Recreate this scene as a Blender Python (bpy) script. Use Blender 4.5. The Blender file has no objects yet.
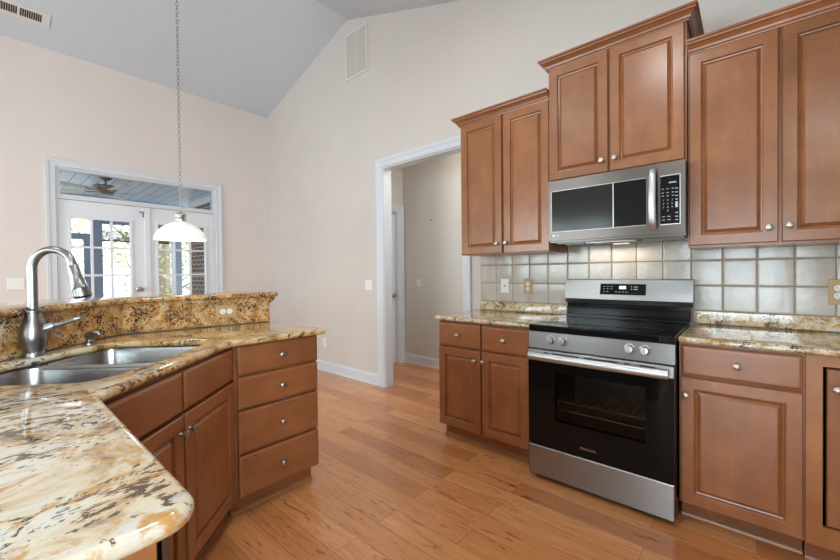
import bpy, bmesh, math, random
from mathutils import Vector, Matrix
random.seed(7)
PI = math.pi
S = bpy.context.scene
C = S.collection

# ---------------------------------------------------------------- camera
cam_d = bpy.data.cameras.new('camera'); cam = bpy.data.objects.new('camera', cam_d); C.objects.link(cam)
R_ = Vector((0.770618849, 0.637215618, -0.0101413164)); U_ = Vector((3.831e-05, 0.0158667129, 0.999874115)); F_ = Vector((-0.637296311, 0.770522228, -0.0122027762))
m = Matrix.Identity(4)
for i in range(3):
    m[i][0] = R_[i]; m[i][1] = U_[i]; m[i][2] = -F_[i]
m.translation = Vector((1.0197, -2.7464, 1.2346))
cam.matrix_world = m
cam_d.sensor_width = 36; cam_d.lens = 375.3813*36/840; cam_d.clip_start = .02; cam_d.clip_end = 200
cam_d.shift_x = -0.020936; cam_d.shift_y = -0.0036
S.camera = cam
# ---------------------------------------------------------------- world, exposure
W = bpy.data.worlds.new('world'); S.world = W; W.use_nodes = True
nt = W.node_tree; bg = nt.nodes['Background']
bg.inputs[0].default_value = (.80, .90, 1.0, 1); bg.inputs[1].default_value = 2.8
S.view_settings.view_transform = 'Standard'; S.view_settings.look = 'None'
S.view_settings.exposure = 0.17; S.view_settings.gamma = 1
S.view_settings.use_curve_mapping = False
S.cycles.max_bounces = 10; S.cycles.diffuse_bounces = 6; S.cycles.glossy_bounces = 4; S.cycles.transparent_max_bounces = 12
S.cycles.caustics_reflective = False; S.cycles.caustics_refractive = False
S.cycles.sample_clamp_indirect = 6
# ---------------------------------------------------------------- sun, patio daylight, fill lamps in added windows
def area(name, loc, rot, sx, sy, power, col=(1, 1, 1), spread=None):
    d = bpy.data.lights.new(name, 'AREA'); d.shape = 'RECTANGLE'; d.size = sx; d.size_y = sy; d.energy = power; d.color = col
    if spread: d.spread = spread
    o = bpy.data.objects.new(name, d); C.objects.link(o); o.location = loc; o.rotation_euler = rot
    return o
sd = bpy.data.lights.new('sun', 'SUN'); sd.energy = 2.2; sd.angle = .05; sd.color = (1, .94, .84)
so = bpy.data.objects.new('sun', sd); C.objects.link(so); so.rotation_euler = (math.radians(50), 0, math.radians(160))
DAY = (.80, .95, 1.0)
area('daylight_patio', (.95, -6.475, 1.07), (PI/2, 0, 0), 1.34, 1.9, 76, (.70, .90, 1.0))
area('fill_living', (-2.4, -6.475, 1.55), (PI/2, 0, 0), 2.45, 1.55, 122, DAY)  # fill lamp for the living area, in an unseen added window
area('fill_side', (2.685, -4.2, 1.55), (0, PI/2, 0), 1.36, 1.76, 150, DAY)  # fill lamp added in the unseen right wall, for the drawer fronts
area('fill_dining', (-4.665, -4.5, 1.55), (0, -PI/2, 0), 1.36, 2.0, 96, DAY)  # fill lamp added on the dining side to lift the right ceiling slope

# ---------------------------------------------------------------- helpers
class MB:
    def __init__(s): s.bm = bmesh.new()
    def box(s, x0, x1, y0, y1, z0, z1, bev=0, M=None, seg=1):
        b = bmesh.new()
        bmesh.ops.create_cube(b, size=1)
        for v in b.verts:
            v.co = Vector((x0+(x1-x0)*(v.co.x+.5), y0+(y1-y0)*(v.co.y+.5), z0+(z1-z0)*(v.co.z+.5)))
        if bev: bmesh.ops.bevel(b, geom=list(b.edges), offset=bev, segments=seg, profile=.5, affect='EDGES')
        return s.merge(b, M)
    def merge(s, b, M=None):
        if M is not None: b.transform(M)
        bmesh.ops.recalc_face_normals(b, faces=b.faces)
        me = bpy.data.meshes.new('tmp'); b.to_mesh(me); b.free(); s.bm.from_mesh(me); bpy.data.meshes.remove(me)
        return s
    def loops(s, loops, cap0=True, cap1=True, M=None, closed=True):
        b = bmesh.new(); vs = [[b.verts.new(p) for p in l] for l in loops]
        n = len(loops[0])
        for a, c in zip(vs, vs[1:]):
            for i in range(n if closed else n-1):
                j = (i+1) % n
                try: b.faces.new((a[i], a[j], c[j], c[i]))
                except ValueError: pass
        if cap0: b.faces.new(vs[0][::-1])
        if cap1: b.faces.new(vs[-1])
        return s.merge(b, M)
    def lathe(s, prof, n=20, M=None, cap=True):
        return s.loops([[(r*math.cos(2*PI*k/n), r*math.sin(2*PI*k/n), z) for k in range(n)] for r, z in prof], cap, cap, M)
    def tube(s, pts, r, n=10, M=None, cap=True):
        pts = [Vector(p) for p in pts]; rs = r if isinstance(r, (list, tuple)) else [r]*len(pts)
        L = []; prev = None
        for i, p in enumerate(pts):
            t = (pts[min(i+1, len(pts)-1)] - pts[max(i-1, 0)]).normalized()
            if prev is None: u = t.orthogonal().normalized()
            else: u = (prev - t*prev.dot(t)).normalized()
            prev = u; w = t.cross(u)
            L.append([p + (u*math.cos(2*PI*k/n) + w*math.sin(2*PI*k/n))*rs[i] for k in range(n)])
        return s.loops(L, cap, cap, M)
    def prism(s, poly, z0, z1, M=None):
        return s.loops([[(x, y, z0) for x, y in poly], [(x, y, z1) for x, y in poly]], True, True, M)
    def sweep(s, path, prof, fn, M=None):
        """profile (offset to the left of the path, height) mitred along a 2-D path; fn(a,b,h)->xyz"""
        P = [Vector(p) for p in path]; L = []
        for i, p in enumerate(P):
            ns = []
            if i > 0: d = (P[i]-P[i-1]).normalized(); ns.append(Vector((-d.y, d.x)))
            if i < len(P)-1: d = (P[i+1]-P[i]).normalized(); ns.append(Vector((-d.y, d.x)))
            nn = ns[0] if len(ns) == 1 else (ns[0]+ns[1])/(1+ns[0].dot(ns[1]))
            L.append([fn(p.x+nn.x*o, p.y+nn.y*o, h) for o, h in prof])
        return s.loops(L, True, True, M)
    def build(s, name, mat, parent=None, smooth=False, **tags):
        bmesh.ops.recalc_face_normals(s.bm, faces=s.bm.faces) if False else None
        me = bpy.data.meshes.new(name); s.bm.to_mesh(me); s.bm.free()
        me.materials.append(mat)
        o = bpy.data.objects.new(name, me); C.objects.link(o)
        if parent: o.parent = parent
        if smooth:
            for p in me.polygons: p.use_smooth = True
            a = smooth if isinstance(smooth, float) else .6
            if hasattr(me, 'set_sharp_from_angle'): me.set_sharp_from_angle(angle=a)
        for k, v in tags.items(): o[k] = v
        return o
def thing(name, label, cat, loc=(0, 0, 0), rz=0, group=None):
    o = bpy.data.objects.new(name, None); o.empty_display_size = .1; C.objects.link(o); o.location = loc; o.rotation_euler = (0, 0, rz)
    o['label'] = label; o['category'] = cat
    if group: o['group'] = group
    return o
def curve_mesh(name, splines, extrude, bevel, mat, z, parent=None, res=3):
    """filled 2-D outline (first spline outer, rest holes) with rounded edges"""
    cu = bpy.data.curves.new('tmpc', 'CURVE'); cu.dimensions = '2D'; cu.fill_mode = 'BOTH'
    cu.extrude = extrude-bevel if extrude > bevel else 0; cu.bevel_depth = bevel; cu.bevel_resolution = res; cu.offset = -bevel
    for sp in splines:
        q = cu.splines.new('POLY'); q.points.add(len(sp)-1); q.use_cyclic_u = True
        for pt, (x, y) in zip(q.points, sp): pt.co = (x, y, 0, 1)
    t = bpy.data.objects.new('tmpo', cu); C.objects.link(t)
    dg = bpy.context.evaluated_depsgraph_get(); me = bpy.data.meshes.new_from_object(t.evaluated_get(dg))
    bpy.data.objects.remove(t); bpy.data.curves.remove(cu)
    me.transform(Matrix.Translation((0, 0, z))); me.materials.clear(); me.materials.append(mat); me.name = name
    b = bmesh.new(); b.from_mesh(me); bmesh.ops.remove_doubles(b, verts=b.verts, dist=1e-5); bmesh.ops.recalc_face_normals(b, faces=b.faces); b.to_mesh(me); b.free()
    for p in me.polygons: p.use_smooth = True
    me.set_sharp_from_angle(angle=.7)
    o = bpy.data.objects.new(name, me); C.objects.link(o)
    if parent: o.parent = parent
    return o
def text_mesh(name, body, size, mat, M, parent, align='CENTER', ext=.0006):
    cu = bpy.data.curves.new('tmpt', 'FONT'); cu.body = body; cu.size = size; cu.align_x = align; cu.align_y = 'CENTER'; cu.extrude = ext
    t = bpy.data.objects.new('tmpo', cu); C.objects.link(t)
    dg = bpy.context.evaluated_depsgraph_get(); me = bpy.data.meshes.new_from_object(t.evaluated_get(dg))
    bpy.data.objects.remove(t); bpy.data.curves.remove(cu)
    me.transform(M); me.materials.clear(); me.materials.append(mat); me.name = name
    o = bpy.data.objects.new(name, me); C.objects.link(o); o.parent = parent
    return o
def round_poly(pts, radii, n=8):
    out = []
    for i, p in enumerate(pts):
        p = Vector(p); a = Vector(pts[i-1]); b = Vector(pts[(i+1) % len(pts)]); r = radii[i] if isinstance(radii, (list, tuple)) else radii
        if r <= 0: out.append((p.x, p.y)); continue
        u = (a-p).normalized(); v = (b-p).normalized(); ang = u.angle(v); t = r/math.tan(ang/2)
        s, e = p+u*t, p+v*t; c = p+(u+v).normalized()*(r/math.sin(ang/2))
        a0 = math.atan2(s.y-c.y, s.x-c.x); a1 = math.atan2(e.y-c.y, e.x-c.x); d = (a1-a0+PI) % (2*PI)-PI
        for k in range(n+1): out.append((c.x+r*math.cos(a0+d*k/n), c.y+r*math.sin(a0+d*k/n)))
    return out
FRONT = Matrix.Rotation(PI/2, 4, 'X')      # XY drawing -> stands in XZ, faces -Y

# ---------------------------------------------------------------- materials
def mat(name, col, rough=.5, metal=0, **kw):
    mt = bpy.data.materials.new(name); mt.use_nodes = True; b = mt.node_tree.nodes['Principled BSDF']
    b.inputs['Base Color'].default_value = (*col, 1); b.inputs['Roughness'].default_value = rough; b.inputs['Metallic'].default_value = metal
    for k, v in kw.items(): b.inputs[k].default_value = v
    return mt
def N(mt, typ, **kw):
    n = mt.node_tree.nodes.new(typ)
    for k, v in kw.items():
        if k in n.inputs: n.inputs[k].default_value = v
        else: setattr(n, k, v)
    return n
def ramp(mt, stops):
    r = N(mt, 'ShaderNodeValToRGB'); e = r.color_ramp.elements
    while len(e) < len(stops): e.new(.5)
    for el, (p, c) in zip(e, stops): el.position = p; el.color = (*c, 1) if len(c) == 3 else c
    return r
def srgb(r, g, b): return tuple((c/255/12.92 if c/255 <= .04045 else ((c/255+.055)/1.055)**2.4) for c in (r, g, b))
def noise_paint(name, col, rough, amt=.04, scale=3):
    mt = mat(name, col, rough); L = mt.node_tree.links; b = mt.node_tree.nodes['Principled BSDF']
    tc = N(mt, 'ShaderNodeTexCoord'); n = N(mt, 'ShaderNodeTexNoise', Scale=scale, Detail=4.0)
    L.new(tc.outputs['Object'], n.inputs['Vector'])
    r = ramp(mt, [(.3, tuple(c*(1-amt) for c in col)), (.7, tuple(min(1, c*(1+amt)) for c in col))])
    L.new(n.outputs['Fac'], r.inputs[0]); L.new(r.outputs[0], b.inputs['Base Color'])
    n2 = N(mt, 'ShaderNodeTexNoise', Scale=180.0, Detail=2.0); L.new(tc.outputs['Object'], n2.inputs['Vector'])
    bp = N(mt, 'ShaderNodeBump', Strength=.04, Distance=.002); L.new(n2.outputs['Fac'], bp.inputs['Height']); L.new(bp.outputs[0], b.inputs['Normal'])
    return mt
def wood(name, dark, light, rough=.3, vertical=True, coat=.25):
    mt = mat(name, light, rough); L = mt.node_tree.links; b = mt.node_tree.nodes['Principled BSDF']
    b.inputs['Coat Weight'].default_value = coat; b.inputs['Coat Roughness'].default_value = .22
    tc = N(mt, 'ShaderNodeTexCoord'); oi = N(mt, 'ShaderNodeObjectInfo')
    add = N(mt, 'ShaderNodeVectorMath', operation='MULTIPLY_ADD')
    cmb = N(mt, 'ShaderNodeCombineXYZ')
    for i in range(3): L.new(oi.outputs['Random'], cmb.inputs[i])
    add.inputs[1].default_value = (17, 11, 23); L.new(cmb.outputs[0], add.inputs[0]); L.new(tc.outputs['Object'], add.inputs[2])
    mp = N(mt, 'ShaderNodeMapping'); mp.inputs['Scale'].default_value = (9, 9, 1.6) if vertical else (1.6, 9, 9)
    L.new(add.outputs[0], mp.inputs[0])
    n1 = N(mt, 'ShaderNodeTexNoise', Scale=1.6, Detail=6.0, Roughness=.62, Distortion=.8); L.new(mp.outputs[0], n1.inputs['Vector'])
    n2 = N(mt, 'ShaderNodeTexNoise', Scale=5.5, Detail=5.0, Roughness=.6); L.new(add.outputs[0], n2.inputs['Vector'])
    mx = N(mt, 'ShaderNodeMath', operation='MULTIPLY_ADD'); mx.inputs[1].default_value = .36; L.new(n1.outputs['Fac'], mx.inputs[0])
    m2 = N(mt, 'ShaderNodeMath', operation='MULTIPLY'); m2.inputs[1].default_value = .64; L.new(n2.outputs['Fac'], m2.inputs[0]); L.new(m2.outputs[0], mx.inputs[2])
    r = ramp(mt, [(.3, dark), (.55, tuple((a+c)/2 for a, c in zip(dark, light))), (.72, light)])
    L.new(mx.outputs[0], r.inputs[0])
    hv = N(mt, 'ShaderNodeHueSaturation'); mr = N(mt, 'ShaderNodeMapRange'); mr.inputs['To Min'].default_value = .9; mr.inputs['To Max'].default_value = 1.1
    L.new(oi.outputs['Random'], mr.inputs[0]); L.new(mr.outputs[0], hv.inputs['Value']); L.new(r.outputs[0], hv.inputs['Color']); L.new(hv.outputs[0], b.inputs['Base Color'])
    return mt
def granite(name, pal, stretch=(1, 1, 1), scale=1.0, fleck=.5, rot=0, reflect_tint=None):
    mt = mat(name, pal[0], .04); L = mt.node_tree.links; b = mt.node_tree.nodes['Principled BSDF']
    b.inputs['Specular IOR Level'].default_value = .7
    tc = N(mt, 'ShaderNodeTexCoord'); mp = N(mt, 'ShaderNodeMapping'); mp.inputs['Scale'].default_value = stretch; mp.inputs['Rotation'].default_value = (0, 0, rot)
    L.new(tc.outputs['Object'], mp.inputs[0])
    wn = N(mt, 'ShaderNodeTexNoise', Scale=4.0*scale, Detail=3.0); L.new(mp.outputs[0], wn.inputs['Vector'])
    wm = N(mt, 'ShaderNodeVectorMath', operation='MULTIPLY_ADD'); wm.inputs[1].default_value = (.25/scale,)*3; L.new(wn.outputs['Color'], wm.inputs[0]); L.new(mp.outputs[0], wm.inputs[2])
    n1 = N(mt, 'ShaderNodeTexNoise', Scale=9*scale, Detail=7.0, Roughness=.62); L.new(wm.outputs[0], n1.inputs['Vector'])
    r1 = ramp(mt, [(.33, pal[2]), (.43, pal[1]), (.52, pal[0]), (.66, pal[3])]); L.new(n1.outputs['Fac'], r1.inputs[0])
    # rusty / gold clouds
    n2 = N(mt, 'ShaderNodeTexNoise', Scale=22*scale, Detail=5.0, Roughness=.6); L.new(wm.outputs[0], n2.inputs['Vector'])
    r2 = ramp(mt, [(.52, (0, 0, 0)), (.62, (1, 1, 1))]); L.new(n2.outputs['Fac'], r2.inputs[0])
    mxa = N(mt, 'ShaderNodeMixRGB'); mxa.inputs[2].default_value = (*pal[4], 1); L.new(r2.outputs[0], mxa.inputs[0]); L.new(r1.outputs[0], mxa.inputs[1])
    # dark flecks, gathered in clusters
    n3 = N(mt, 'ShaderNodeTexNoise', Scale=46*scale, Detail=4.0, Roughness=.7); L.new(wm.outputs[0], n3.inputs['Vector'])
    n4 = N(mt, 'ShaderNodeTexNoise', Scale=6*scale, Detail=2.0); L.new(wm.outputs[0], n4.inputs['Vector'])
    ad = N(mt, 'ShaderNodeMath', operation='MULTIPLY_ADD'); ad.inputs[1].default_value = .45; L.new(n4.outputs['Fac'], ad.inputs[0]); L.new(n3.outputs['Fac'], ad.inputs[2])
    t0 = .86-.08*fleck
    r3 = ramp(mt, [(t0, (0, 0, 0)), (t0+.05, (1, 1, 1))]); L.new(ad.outputs[0], r3.inputs[0])
    mxb = N(mt, 'ShaderNodeMixRGB'); mxb.inputs[2].default_value = (*pal[5], 1); L.new(r3.outputs[0], mxb.inputs[0]); L.new(mxa.outputs[0], mxb.inputs[1])
    # pale quartz
    n5 = N(mt, 'ShaderNodeTexNoise', Scale=30*scale, Detail=3.0); n5.inputs['Roughness'].default_value = .6
    ofs = N(mt, 'ShaderNodeVectorMath', operation='ADD'); ofs.inputs[1].default_value = (7, 3, 5); L.new(wm.outputs[0], ofs.inputs[0]); L.new(ofs.outputs[0], n5.inputs['Vector'])
    r5 = ramp(mt, [(.6, (0, 0, 0)), (.68, (.8, .8, .8))]); L.new(n5.outputs['Fac'], r5.inputs[0])
    mxc = N(mt, 'ShaderNodeMixRGB'); mxc.inputs[2].default_value = (*pal[6], 1); L.new(r5.outputs[0], mxc.inputs[0]); L.new(mxb.outputs[0], mxc.inputs[1])
    last = mxc
    if reflect_tint:      # golden splash reflection on the far part, painted in as a tint
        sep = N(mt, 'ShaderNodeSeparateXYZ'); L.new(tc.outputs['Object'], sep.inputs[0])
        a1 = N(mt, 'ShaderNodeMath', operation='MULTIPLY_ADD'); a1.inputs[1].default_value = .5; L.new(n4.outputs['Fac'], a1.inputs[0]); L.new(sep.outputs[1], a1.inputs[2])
        mr = N(mt, 'ShaderNodeMapRange'); mr.inputs['From Min'].default_value = reflect_tint[0]+.25; mr.inputs['From Max'].default_value = reflect_tint[1]+.25; L.new(a1.outputs[0], mr.inputs[0])
        last = N(mt, 'ShaderNodeMixRGB', blend_type='MULTIPLY'); last.inputs[2].default_value = (*reflect_tint[2], 1); L.new(mr.outputs[0], last.inputs[0]); L.new(mxc.outputs[0], last.inputs[1])
    L.new(last.outputs[0], b.inputs['Base Color'])
    return mt
def floor_mat():
    mt = mat('oak_floor', (.4, .2, .09), .3); L = mt.node_tree.links; b = mt.node_tree.nodes['Principled BSDF']
    b.inputs['Coat Weight'].default_value = .4; b.inputs['Coat Roughness'].default_value = .11
    tc = N(mt, 'ShaderNodeTexCoord')
    br = N(mt, 'ShaderNodeTexBrick', Scale=1.0); br.offset = .37; br.offset_frequency = 2; br.squash = 1
    br.inputs['Brick Width'].default_value = 1.05; br.inputs['Row Height'].default_value = .127; br.inputs['Mortar Size'].default_value = .0012; br.inputs['Mortar Smooth'].default_value = .3
    br.inputs['Color1'].default_value = (0, 0, 0, 1); br.inputs['Color2'].default_value = (1, 1, 1, 1); br.inputs['Mortar'].default_value = (.5, .5, .5, 1); br.inputs['Bias'].default_value = 0
    L.new(tc.outputs['Object'], br.inputs['Vector'])
    base = ramp(mt, [(0, srgb(180, 115, 67)), (.5, srgb(204, 138, 85)), (1, srgb(215, 151, 98))]); L.new(br.outputs['Color'], base.inputs[0])
    ml = N(mt, 'ShaderNodeVectorMath', operation='MULTIPLY_ADD'); ml.inputs[1].default_value = (5, 9, 3); L.new(br.outputs['Color'], ml.inputs[0]); L.new(tc.outputs['Object'], ml.inputs[2])
    mp = N(mt, 'ShaderNodeMapping'); mp.inputs['Scale'].default_value = (1.5, 22, 1); L.new(ml.outputs[0], mp.inputs[0])
    g = N(mt, 'ShaderNodeTexNoise', Scale=2.0, Detail=7.0, Roughness=.65, Distortion=1.2); L.new(mp.outputs[0], g.inputs['Vector'])
    gr = ramp(mt, [(.25, (.50, .42, .36)), (.42, (.90, .87, .84)), (.55, (1.0, .99, .98)), (.72, (1.12, 1.12, 1.11))]); L.new(g.outputs['Fac'], gr.inputs[0])
    mx = N(mt, 'ShaderNodeMixRGB', blend_type='MULTIPLY'); mx.inputs[0].default_value = .95; L.new(base.outputs[0], mx.inputs[1]); L.new(gr.outputs[0], mx.inputs[2])
    # mineral streaks, cathedral patches and small knots of the oak
    mk = N(mt, 'ShaderNodeMapping'); mk.inputs['Scale'].default_value = (3.2, 13, 1); L.new(ml.outputs[0], mk.inputs[0])
    kn = N(mt, 'ShaderNodeTexNoise', Scale=1.5, Detail=2.0, Distortion=2.2); L.new(mk.outputs[0], kn.inputs['Vector'])
    kr = ramp(mt, [(.60, (1, 1, 1)), (.68, (.82, .76, .70)), (.76, (.45, .35, .28))]); L.new(kn.outputs['Fac'], kr.inputs[0])
    mx2 = N(mt, 'ShaderNodeMixRGB', blend_type='MULTIPLY'); mx2.inputs[0].default_value = 1; L.new(mx.outputs[0], mx2.inputs[1]); L.new(kr.outputs[0], mx2.inputs[2]); mx = mx2
    mm = N(mt, 'ShaderNodeMixRGB'); mm.inputs[2].default_value = (*srgb(128, 80, 46), 1); L.new(br.outputs['Fac'], mm.inputs[0]); L.new(mx.outputs[0], mm.inputs[1])
    L.new(mm.outputs[0], b.inputs['Base Color'])
    bp = N(mt, 'ShaderNodeBump', Strength=.12, Distance=.002); L.new(g.outputs['Fac'], bp.inputs['Height']); L.new(bp.outputs[0], b.inputs['Normal'])
    return mt
def brick_mat():
    mt = mat('brick', (.2, .1, .07), .85); L = mt.node_tree.links; b = mt.node_tree.nodes['Principled BSDF']
    tc = N(mt, 'ShaderNodeTexCoord'); mp = N(mt, 'ShaderNodeMapping'); mp.inputs['Rotation'].default_value = (PI/2, 0, 0); L.new(tc.outputs['Object'], mp.inputs[0])
    br = N(mt, 'ShaderNodeTexBrick', Scale=1.0); br.inputs['Brick Width'].default_value = .2; br.inputs['Row Height'].default_value = .075; br.inputs['Mortar Size'].default_value = .008
    br.inputs['Color1'].default_value = (*srgb(104, 72, 62), 1); br.inputs['Color2'].default_value = (*srgb(78, 56, 52), 1); br.inputs['Mortar'].default_value = (*srgb(160, 152, 145), 1)
    L.new(mp.outputs[0], br.inputs['Vector']); L.new(br.outputs['Color'], b.inputs['Base Color'])
    return mt
def plank_mat():
    mt = mat('porch_planks', (.7, .8, .9), .4); L = mt.node_tree.links; b = mt.node_tree.nodes['Principled BSDF']
    tc = N(mt, 'ShaderNodeTexCoord')
    br = N(mt, 'ShaderNodeTexBrick', Scale=1.0); br.inputs['Brick Width'].default_value = 8; br.inputs['Row Height'].default_value = .14; br.inputs['Mortar Size'].default_value = .006
    br.inputs['Color1'].default_value = (*srgb(206, 222, 240), 1); br.inputs['Color2'].default_value = (*srgb(192, 212, 236), 1); br.inputs['Mortar'].default_value = (*srgb(120, 135, 148), 1)
    L.new(tc.outputs['Object'], br.inputs['Vector']); L.new(br.outputs['Color'], b.inputs['Base Color'])
    return mt
def glass_mat(name, tint=(1, 1, 1), refl=.1, opaq=0.0, dark=(0, 0, 0)):
    mt = bpy.data.materials.new(name); mt.use_nodes = True; n = mt.node_tree; L = n.links; n.nodes.remove(n.nodes['Principled BSDF'])
    tr = N(mt, 'ShaderNodeBsdfTransparent'); tr.inputs[0].default_value = (*tint, 1); gl = N(mt, 'ShaderNodeBsdfGlossy', Roughness=.02)
    fr = N(mt, 'ShaderNodeFresnel', IOR=1.45 if refl < 1 else refl); mx = N(mt, 'ShaderNodeMixShader')
    L.new(fr.outputs[0], mx.inputs[0]); L.new(tr.outputs[0], mx.inputs[1]); L.new(gl.outputs[0], mx.inputs[2]); L.new(mx.outputs[0], n.nodes['Material Output'].inputs[0])
    return mt
def steel_mat(name, col, rough=.28, axis='X'):
    mt = mat(name, col, rough, 1.0); L = mt.node_tree.links; b = mt.node_tree.nodes['Principled BSDF']
    tc = N(mt, 'ShaderNodeTexCoord'); mp = N(mt, 'ShaderNodeMapping'); mp.inputs['Scale'].default_value = (1.5, 60, 260) if axis == 'X' else (260, 60, 1.5); L.new(tc.outputs['Object'], mp.inputs[0])
    n = N(mt, 'ShaderNodeTexNoise', Scale=3.0, Detail=3.0); L.new(mp.outputs[0], n.inputs['Vector'])
    mr = N(mt, 'ShaderNodeMapRange'); mr.inputs['To Min'].default_value = rough-.05; mr.inputs['To Max'].default_value = rough+.08; L.new(n.outputs['Fac'], mr.inputs[0]); L.new(mr.outputs[0], b.inputs['Roughness'])
    b.inputs['Anisotropic'].default_value = .75; b.inputs['Anisotropic Rotation'].default_value = .25
    bp = N(mt, 'ShaderNodeBump', Strength=.03, Distance=.001); L.new(n.outputs['Fac'], bp.inputs['Height']); L.new(bp.outputs[0], b.inputs['Normal'])
    return mt
def tile_mat():
    mt = mat('cream_tile', (.6, .57, .52), .2); L = mt.node_tree.links; b = mt.node_tree.nodes['Principled BSDF']
    b.inputs['Specular IOR Level'].default_value = .6
    tc = N(mt, 'ShaderNodeTexCoord'); n = N(mt, 'ShaderNodeTexNoise', Scale=5.0, Detail=6.0, Roughness=.6); L.new(tc.outputs['Object'], n.inputs['Vector'])
    r = ramp(mt, [(.3, srgb(172, 163, 150)), (.5, srgb(189, 181, 170)), (.7, srgb(200, 195, 187))]); L.new(n.outputs['Fac'], r.inputs[0]); L.new(r.outputs[0], b.inputs['Base Color'])
    n2 = N(mt, 'ShaderNodeTexNoise', Scale=26.0, Detail=3.0); L.new(tc.outputs['Object'], n2.inputs['Vector'])
    bp = N(mt, 'ShaderNodeBump', Strength=.25, Distance=.004); L.new(n2.outputs['Fac'], bp.inputs['Height']); L.new(bp.outputs[0], b.inputs['Normal'])
    return mt
def emit_mat(name, col, st):
    mt = mat(name, col, .5); b = mt.node_tree.nodes['Principled BSDF']; b.inputs['Emission Color'].default_value = (*col, 1); b.inputs['Emission Strength'].default_value = st
    return mt
M_wall = noise_paint('wall_paint', srgb(206, 198, 191), .75, .015)
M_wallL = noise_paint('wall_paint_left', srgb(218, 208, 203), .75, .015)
M_hall = noise_paint('hall_paint', srgb(204, 200, 192), .75, .015)
M_ceil = noise_paint('ceiling_paint', srgb(200, 208, 216), .85, .01)
M_trim = mat('white_trim', srgb(208, 213, 218), .35)
M_door = mat('white_door_paint', srgb(222, 225, 230), .4)
M_floor = floor_mat()
M_wood = wood('cinnamon_maple', srgb(128, 78, 44), srgb(167, 110, 70))
M_woodh = wood('cinnamon_maple_horizontal', srgb(128, 77, 44), srgb(166, 108, 69), vertical=False)
M_woodin = mat('cabinet_inside', srgb(60, 34, 20), .7)
M_woodlt = wood('golden_maple', srgb(150, 96, 52), srgb(184, 126, 74))
M_shoe = wood('shoe_oak', srgb(130, 86, 52), srgb(168, 118, 76), vertical=False)
PALC = [srgb(214, 202, 176), srgb(198, 172, 130), srgb(132, 96, 62), srgb(222, 212, 192), srgb(196, 150, 84), srgb(70, 56, 46), srgb(214, 212, 206)]
PALG = [srgb(196, 158, 104), srgb(172, 122, 66), srgb(112, 72, 40), srgb(206, 180, 136), srgb(184, 124, 56), srgb(52, 40, 33), srgb(200, 188, 166)]
PALP = [srgb(206, 196, 178), srgb(196, 176, 146), srgb(134, 106, 80), srgb(208, 204, 196), srgb(186, 142, 86), srgb(92, 78, 66), srgb(192, 194, 198)]
M_gr = granite('granite_cream', PALC, scale=2.3, fleck=1.0)
M_grg = granite('granite_gold', PALG, scale=2.2, fleck=1.35)
M_grp = granite('granite_streaked', PALP, (1.0, .66, 1.0), 1.15, 1.1, rot=math.radians(4), reflect_tint=(-2.68, -2.40, (1.0, .80, .50)))
M_steel = steel_mat('brushed_steel', (.36, .352, .345), .36)
M_steeld = steel_mat('dark_steel', (.20, .19, .185), .33)
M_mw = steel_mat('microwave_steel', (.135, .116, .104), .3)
M_handle = mat('polished_steel', (.52, .515, .51), .38, 1.0)
M_sink = mat('sink_steel', (.38, .38, .38), .27, 1.0)
M_nickel = mat('brushed_nickel', (.55, .53, .50), .26, 1.0)
M_faucet = mat('faucet_nickel', (.28, .278, .275), .32, 1.0)
M_knob = mat('satin_nickel', (.46, .41, .37), .36, 1.0)
M_blk = mat('black_glass', (.006, .006, .007), .06)
M_blk.node_tree.nodes['Principled BSDF'].inputs['Specular IOR Level'].default_value = .32
M_blkp = mat('black_plastic', (.012, .012, .013), .35)
M_blkm = mat('black_enamel', (.008, .008, .008), .14); M_blkm.node_tree.nodes['Principled BSDF'].inputs['Specular IOR Level'].default_value = .2
M_mwglass = mat('smoked_glass', (.026, .026, .024), .12); M_mwglass.node_tree.nodes['Principled BSDF'].inputs['Specular IOR Level'].default_value = .22
M_tile = tile_mat()
M_grout = mat('grout', srgb(150, 140, 128), .9)
M_white = mat('white_plastic', srgb(228, 228, 224), .4)
M_tan = mat('tan_plastic', srgb(176, 148, 104), .4)
M_cream = mat('cream_plastic', srgb(222, 214, 200), .4)
M_dark = mat('dark_slot', (.01, .01, .01), .8)
M_legend = mat('grey_legend', (.55, .55, .55), .5)
M_disp = emit_mat('lit_display', (.75, .85, .9), .9)
M_glass = glass_mat('window_glass')
M_ovenglass = glass_mat('oven_glass', (.62, .57, .53), 1.2)
M_shade = bpy.data.materials.new('white_glass_shade')
M_brick = brick_mat(); M_plank = plank_mat()
M_slate = mat('slate_blue_paint', srgb(150, 168, 188), .5)
M_fan = mat('antique_bronze', srgb(120, 108, 88), .4, .3)
M_fanblade = mat('fan_blade', srgb(200, 200, 196), .5)
M_bark = mat('bark', srgb(150, 138, 122), .9)
M_leaf = mat('leaves', srgb(214, 200, 150), .8); M_leafb = mat('leaves_green', srgb(190, 196, 150), .8)
M_grass = noise_paint('lawn', srgb(186, 180, 168), .9, .2, 2)
M_deck = mat('porch_deck', srgb(150, 140, 130), .7)
M_blind = mat('dark_shade', srgb(60, 56, 54), .8)
M_vent = mat('vent_white', srgb(214, 214, 212), .5)
M_louvre = mat('louvre', srgb(196, 190, 182), .5)
M_gasket = mat('rubber_gasket', (.05, .05, .05), .6)
n = M_shade; n.use_nodes = True
b = n.node_tree.nodes['Principled BSDF']; b.inputs['Base Color'].default_value = (.9, .88, .84, 1); b.inputs['Roughness'].default_value = .25
b.inputs['Emission Color'].default_value = (1, .95, .87, 1); b.inputs['Emission Strength'].default_value = .16

# ================================================================ SETTING
XB, XR, YF = -4.545, 2.6, -6.4
def cz(x): return 3.577+.311*(x-XB) if x < -2.583 else 4.187-.328*(x+2.583)
def struct(o): o['kind'] = 'structure'; return o
struct(MB().box(XB-.14, XR+.1, YF-.1, 1.6, -.08, 0).build('floor', M_floor))
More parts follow.
